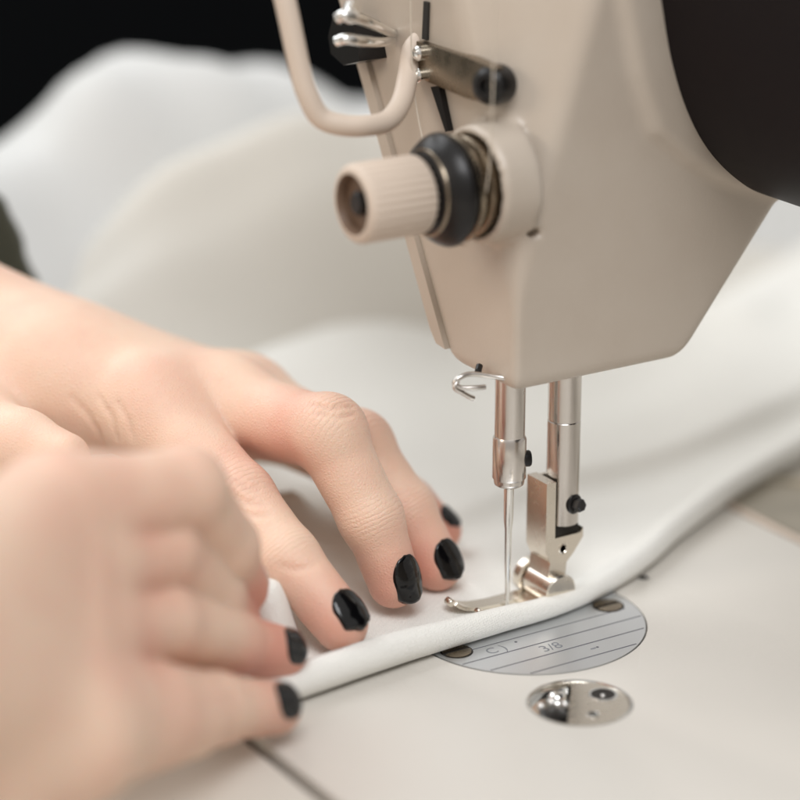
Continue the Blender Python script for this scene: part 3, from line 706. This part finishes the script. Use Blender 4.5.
flL = [(J[3], 10, .8) for J in (Li, Lm, Lr, Lp)]+[(J[1], 7, .45) for J in (Li, Lm, Lr, Lp)]+[(pt(150, 388, 520), 2.2, .5), (pt(160, 405, 525), 9, .25)]
allp = np.array(Li+Lm+Lr+Lp+Lt+[LW]); lo = allp.min(0)-16; hi = allp.max(0)+16; lo[0] -= 26; hi[1] += 52; hi[2] += 6; lo[2] = min(lo[2], 0)
hL, fL = hand('hand', fingL, palmL, exL, who, lo, hi, .8, wrL, flL+[(pt(290, 452, 530), 11, .7)], [(((72, 398), (88, 415), (98, 432), (104, 446)), .42, 1), (((100, 398), (112, 418), (118, 440)), .3, 1), (((118, 402), (128, 420), (133, 440)), .28, 1), (((310, 404), (330, 409), (352, 407)), .34, 1), (((316, 413), (338, 417), (356, 414)), .22, 1), (((228, 492), (246, 503), (264, 505)), .34, 1), (((236, 508), (252, 516), (270, 516)), .3, 1), (((236, 480), (248, 489), (258, 490)), .2, 1), (((280, 566), (296, 570), (314, 566)), .2, 1)])  # extra red spot paints the shade in the index and middle web
hL['label'] = 'farther hand, fingers spread on the cloth left of the needle'
nail(fL, Li[3], Li[3]-Li[2], refI, 7.8, 8.6, -3.4, hL, M['polish'], chip=.8)
nail(fL, Lt[3]-np.array([0, 0, 1.6]), Lt[3]-Lt[2], (-.3, -.8, .2), 4.4, 3.6, .8, hL, M['polish'])
nail(fL, Lm[3], Lm[3]-Lm[2], refM, 7.2, 10.2, -4.8, hL, M['polish'])
nail(fL, Lr[3], Lr[3]-Lr[2], refR, 7.0, 8.6, -3.8, hL, M['polish'], chip=.6)
nail(fL, Lp[3], Lp[3]-Lp[2], refP, 5.6, 5.6, -2.4, hL, M['polish'])

# ---- near hand
RW = pt(-235, 700, 362); RE = pt(-800, 790, 330)
Ri = [pt(52, 512, 442), pt(186, 488, 463), pt(225, 546, 480), pt(243, 586, 494)]
Rm = [pt(50, 578, 437), pt(160, 550, 461), pt(211, 594, 481), pt(238, 630, 494)]
Rr = [pt(50, 640, 431), pt(160, 622, 460), pt(226, 641, 482), pt(280, 652, 494)]
Rp = [pt(60, 708, 426), pt(152, 706, 449), pt(214, 709, 465), pt(274, 707, 477)]
palmR = [(RE, RW, 24, 18, 8)]+[(RW, J[0], 16, r, 7) for J, r in ((Ri, 9.4), (Rm, 9.6), (Rr, 9.4), (Rp, 9.0))]+[(Ri[0], Rm[0], 8.4, 8.4, 5), (Rm[0], Rr[0], 8.4, 8.4, 5), (Rr[0], Rp[0], 8.4, 8, 5)]
away = FW*2.0
palmR += [(mid(A_[0], A_[1], .25)+away, mid(B_[0], B_[1], .25)+away, 7.6, 7.6, 5) for A_, B_ in ((Ri, Rm), (Rm, Rr), (Rr, Rp))]
palmR += [(pt(-150, 830, 398), pt(70, 744, 424), 15, 9.0, 9), (pt(70, 744, 424), pt(185, 724, 457), 9.0, 6.0, 6)]
palmR += [(mid(A_[0], A_[1], .36)+away*2, mid(B_[0], B_[1], .36)+away*2, 5.2, 5.2, 4) for A_, B_ in ((Ri, Rm), (Rm, Rr), (Rr, Rp))]
Rt = [pt(-40, 560, 470), pt(90, 570, 486), pt(170, 600, 498), pt(225, 622, 507)]
fingR = [(Ri, (9.2, 7.2, 6.1, 4.6), 4), (Rm, (9.0, 6.8, 6.0, 4.9), 4), (Rr, (9.0, 6.9, 6.2, 4.8), 4), (Rp, (9.0, 7.5, 6.4, 4.7), 5), (Rt, (11, 9, 7.5, 5.5), 5)]
refRr = (.1, -.9, .75); refRi = (1, .55, .5)
exR = [pads([pad_of(Rr, refRr, 4.2, 1.2, 1.2), pad_of(Rp, refRr, 4.2, 1.2, 1.2), pad_of(Ri, refRi, 3.9, 1.0, .8)])]
wrR = []
for J in (Ri, Rm, Rr, Rp): wrR += [(J[1], J[2]-J[0], (0, -.2, 1), 5, 1.3, .8), (J[2], J[3]-J[1], (0, -.2, 1), 3.4, 1.0, .6)]
flR = [(J[3], 11, .75) for J in (Ri, Rm, Rr, Rp)]+[(J[1], 8, .2) for J in (Ri, Rm, Rr, Rp)]+[(J[0]+np.array([0, 0, 6.]), 12, .18) for J in (Ri, Rm, Rr, Rp)]+[(mid(A_[0], A_[1], .6)*.5+mid(B_[0], B_[1], .6)*.5, 8, .85) for A_, B_ in ((Ri, Rm), (Rm, Rr), (Rr, Rp))]  # last group paints crease shade between the fingers as redness
allp = np.array(Ri+Rm+Rr+Rp+Rt+[RW]); lo = allp.min(0)-18; hi = allp.max(0)+18; lo[0] -= 20
hR, fR = hand('hand', fingR, palmR, exR, who, lo, hi, 1.0, wrR, flR)
hR['label'] = 'nearer blurred hand pinching the hem'
nail(fR, Rr[3], Rr[3]-Rr[2], refRr, 7.2, 7.4, -4.2, hR, M['polish'])
nail(fR, Rp[3], Rp[3]-Rp[2], refRr, 7.2, 7.4, -4.2, hR, M['polish'])
nail(fR, Ri[3], Ri[3]-Ri[2], refRi, 7.6, 8.6, -3.6, hR, M['barenail'])

# ---- cuffs
def sleeve(a, b, r0, r1, parent):
    bm = bmesh.new(); d = np.array(b)-np.array(a); Ln = np.linalg.norm(d)
    prof = [(2, r0-5), (.2, r0-3.5), (-.6, r0-1.2), (.4, r0+.2), (4, r0+.8), (9, r0+.4), (12, r0-.6), (16, r0+1.2), (40, r0+(r1-r0)*.3), (Ln*.6, r0+(r1-r0)*.7), (Ln, r1)]
    def wobr(h, r, k): return r+.9*math.sin(k*.8+h*.1)+.5*math.sin(k*1.9+1)
    add_lathe(bm, a, d, prof, 64, 0, wobr); return from_bm('sleeve', bm, M['sleeve'], parent, 60)
dl = (LE-LW)/np.linalg.norm(LE-LW)
sleeve(LW+dl*14+FW*10, LE+dl*60+FW*10, 37, 47, who)
dr = (RE-RW)/np.linalg.norm(RE-RW)
sleeve(RW+dr*12, RE+dr*60, 29, 38, who)

# =================================================================== LIGHT
w = bpy.data.worlds.new('World'); SC.world = w; w.use_nodes = True
nt = w.node_tree; bg = nt.nodes['Background']
tc = nt.nodes.new('ShaderNodeTexCoord'); sp = nt.nodes.new('ShaderNodeSeparateXYZ'); nt.links.new(tc.outputs['Generated'], sp.inputs[0])
rp = nt.nodes.new('ShaderNodeValToRGB'); mp = nt.nodes.new('ShaderNodeMapRange'); mp.inputs['From Min'].default_value = -1; nt.links.new(sp.outputs['Z'], mp.inputs['Value']); nt.links.new(mp.outputs['Result'], rp.inputs['Fac'])
rp.color_ramp.elements[0].color = (.22, .19, .165, 1); rp.color_ramp.elements[1].color = (.95, .93, .90, 1)
e = rp.color_ramp.elements.new(.5); e.color = (.62, .575, .53, 1)
nt.links.new(rp.outputs['Color'], bg.inputs['Color']); bg.inputs['Strength'].default_value = .62
def area(name, loc, target, sx, sy, power, col):
    l = bpy.data.lights.new(name, 'AREA'); l.shape = 'RECTANGLE'; l.size = sx; l.size_y = sy; l.energy = power; l.color = col
    o = bpy.data.objects.new(name, l); COL.objects.link(o); o.location = loc
    o.rotation_euler = (Vector(target)-Vector(loc)).to_track_quat('-Z', 'Y').to_euler(); return o
area('window_light', (-.25, 1.0, 1.05), (0, .02, 0), 1.1, .9, 8.3, (.93, .97, 1.0))
area('left_warm_fill', (-1.1, .05, .55), (0, 0, .05), .35, .35, 1.9, (1.0, .86, .70))  # added warm fill brightening head front and hands, not a known fixture
area('front_window', (-.35, -.75, 1.3), (0, 0, 0), .8, .7, 11.5, (.97, .98, 1.0))
SC.view_settings.view_transform = 'Standard'; SC.view_settings.look = 'None'; SC.view_settings.exposure = .30; SC.view_settings.gamma = 1
SC.cycles.max_bounces = 8; SC.cycles.use_denoising = True
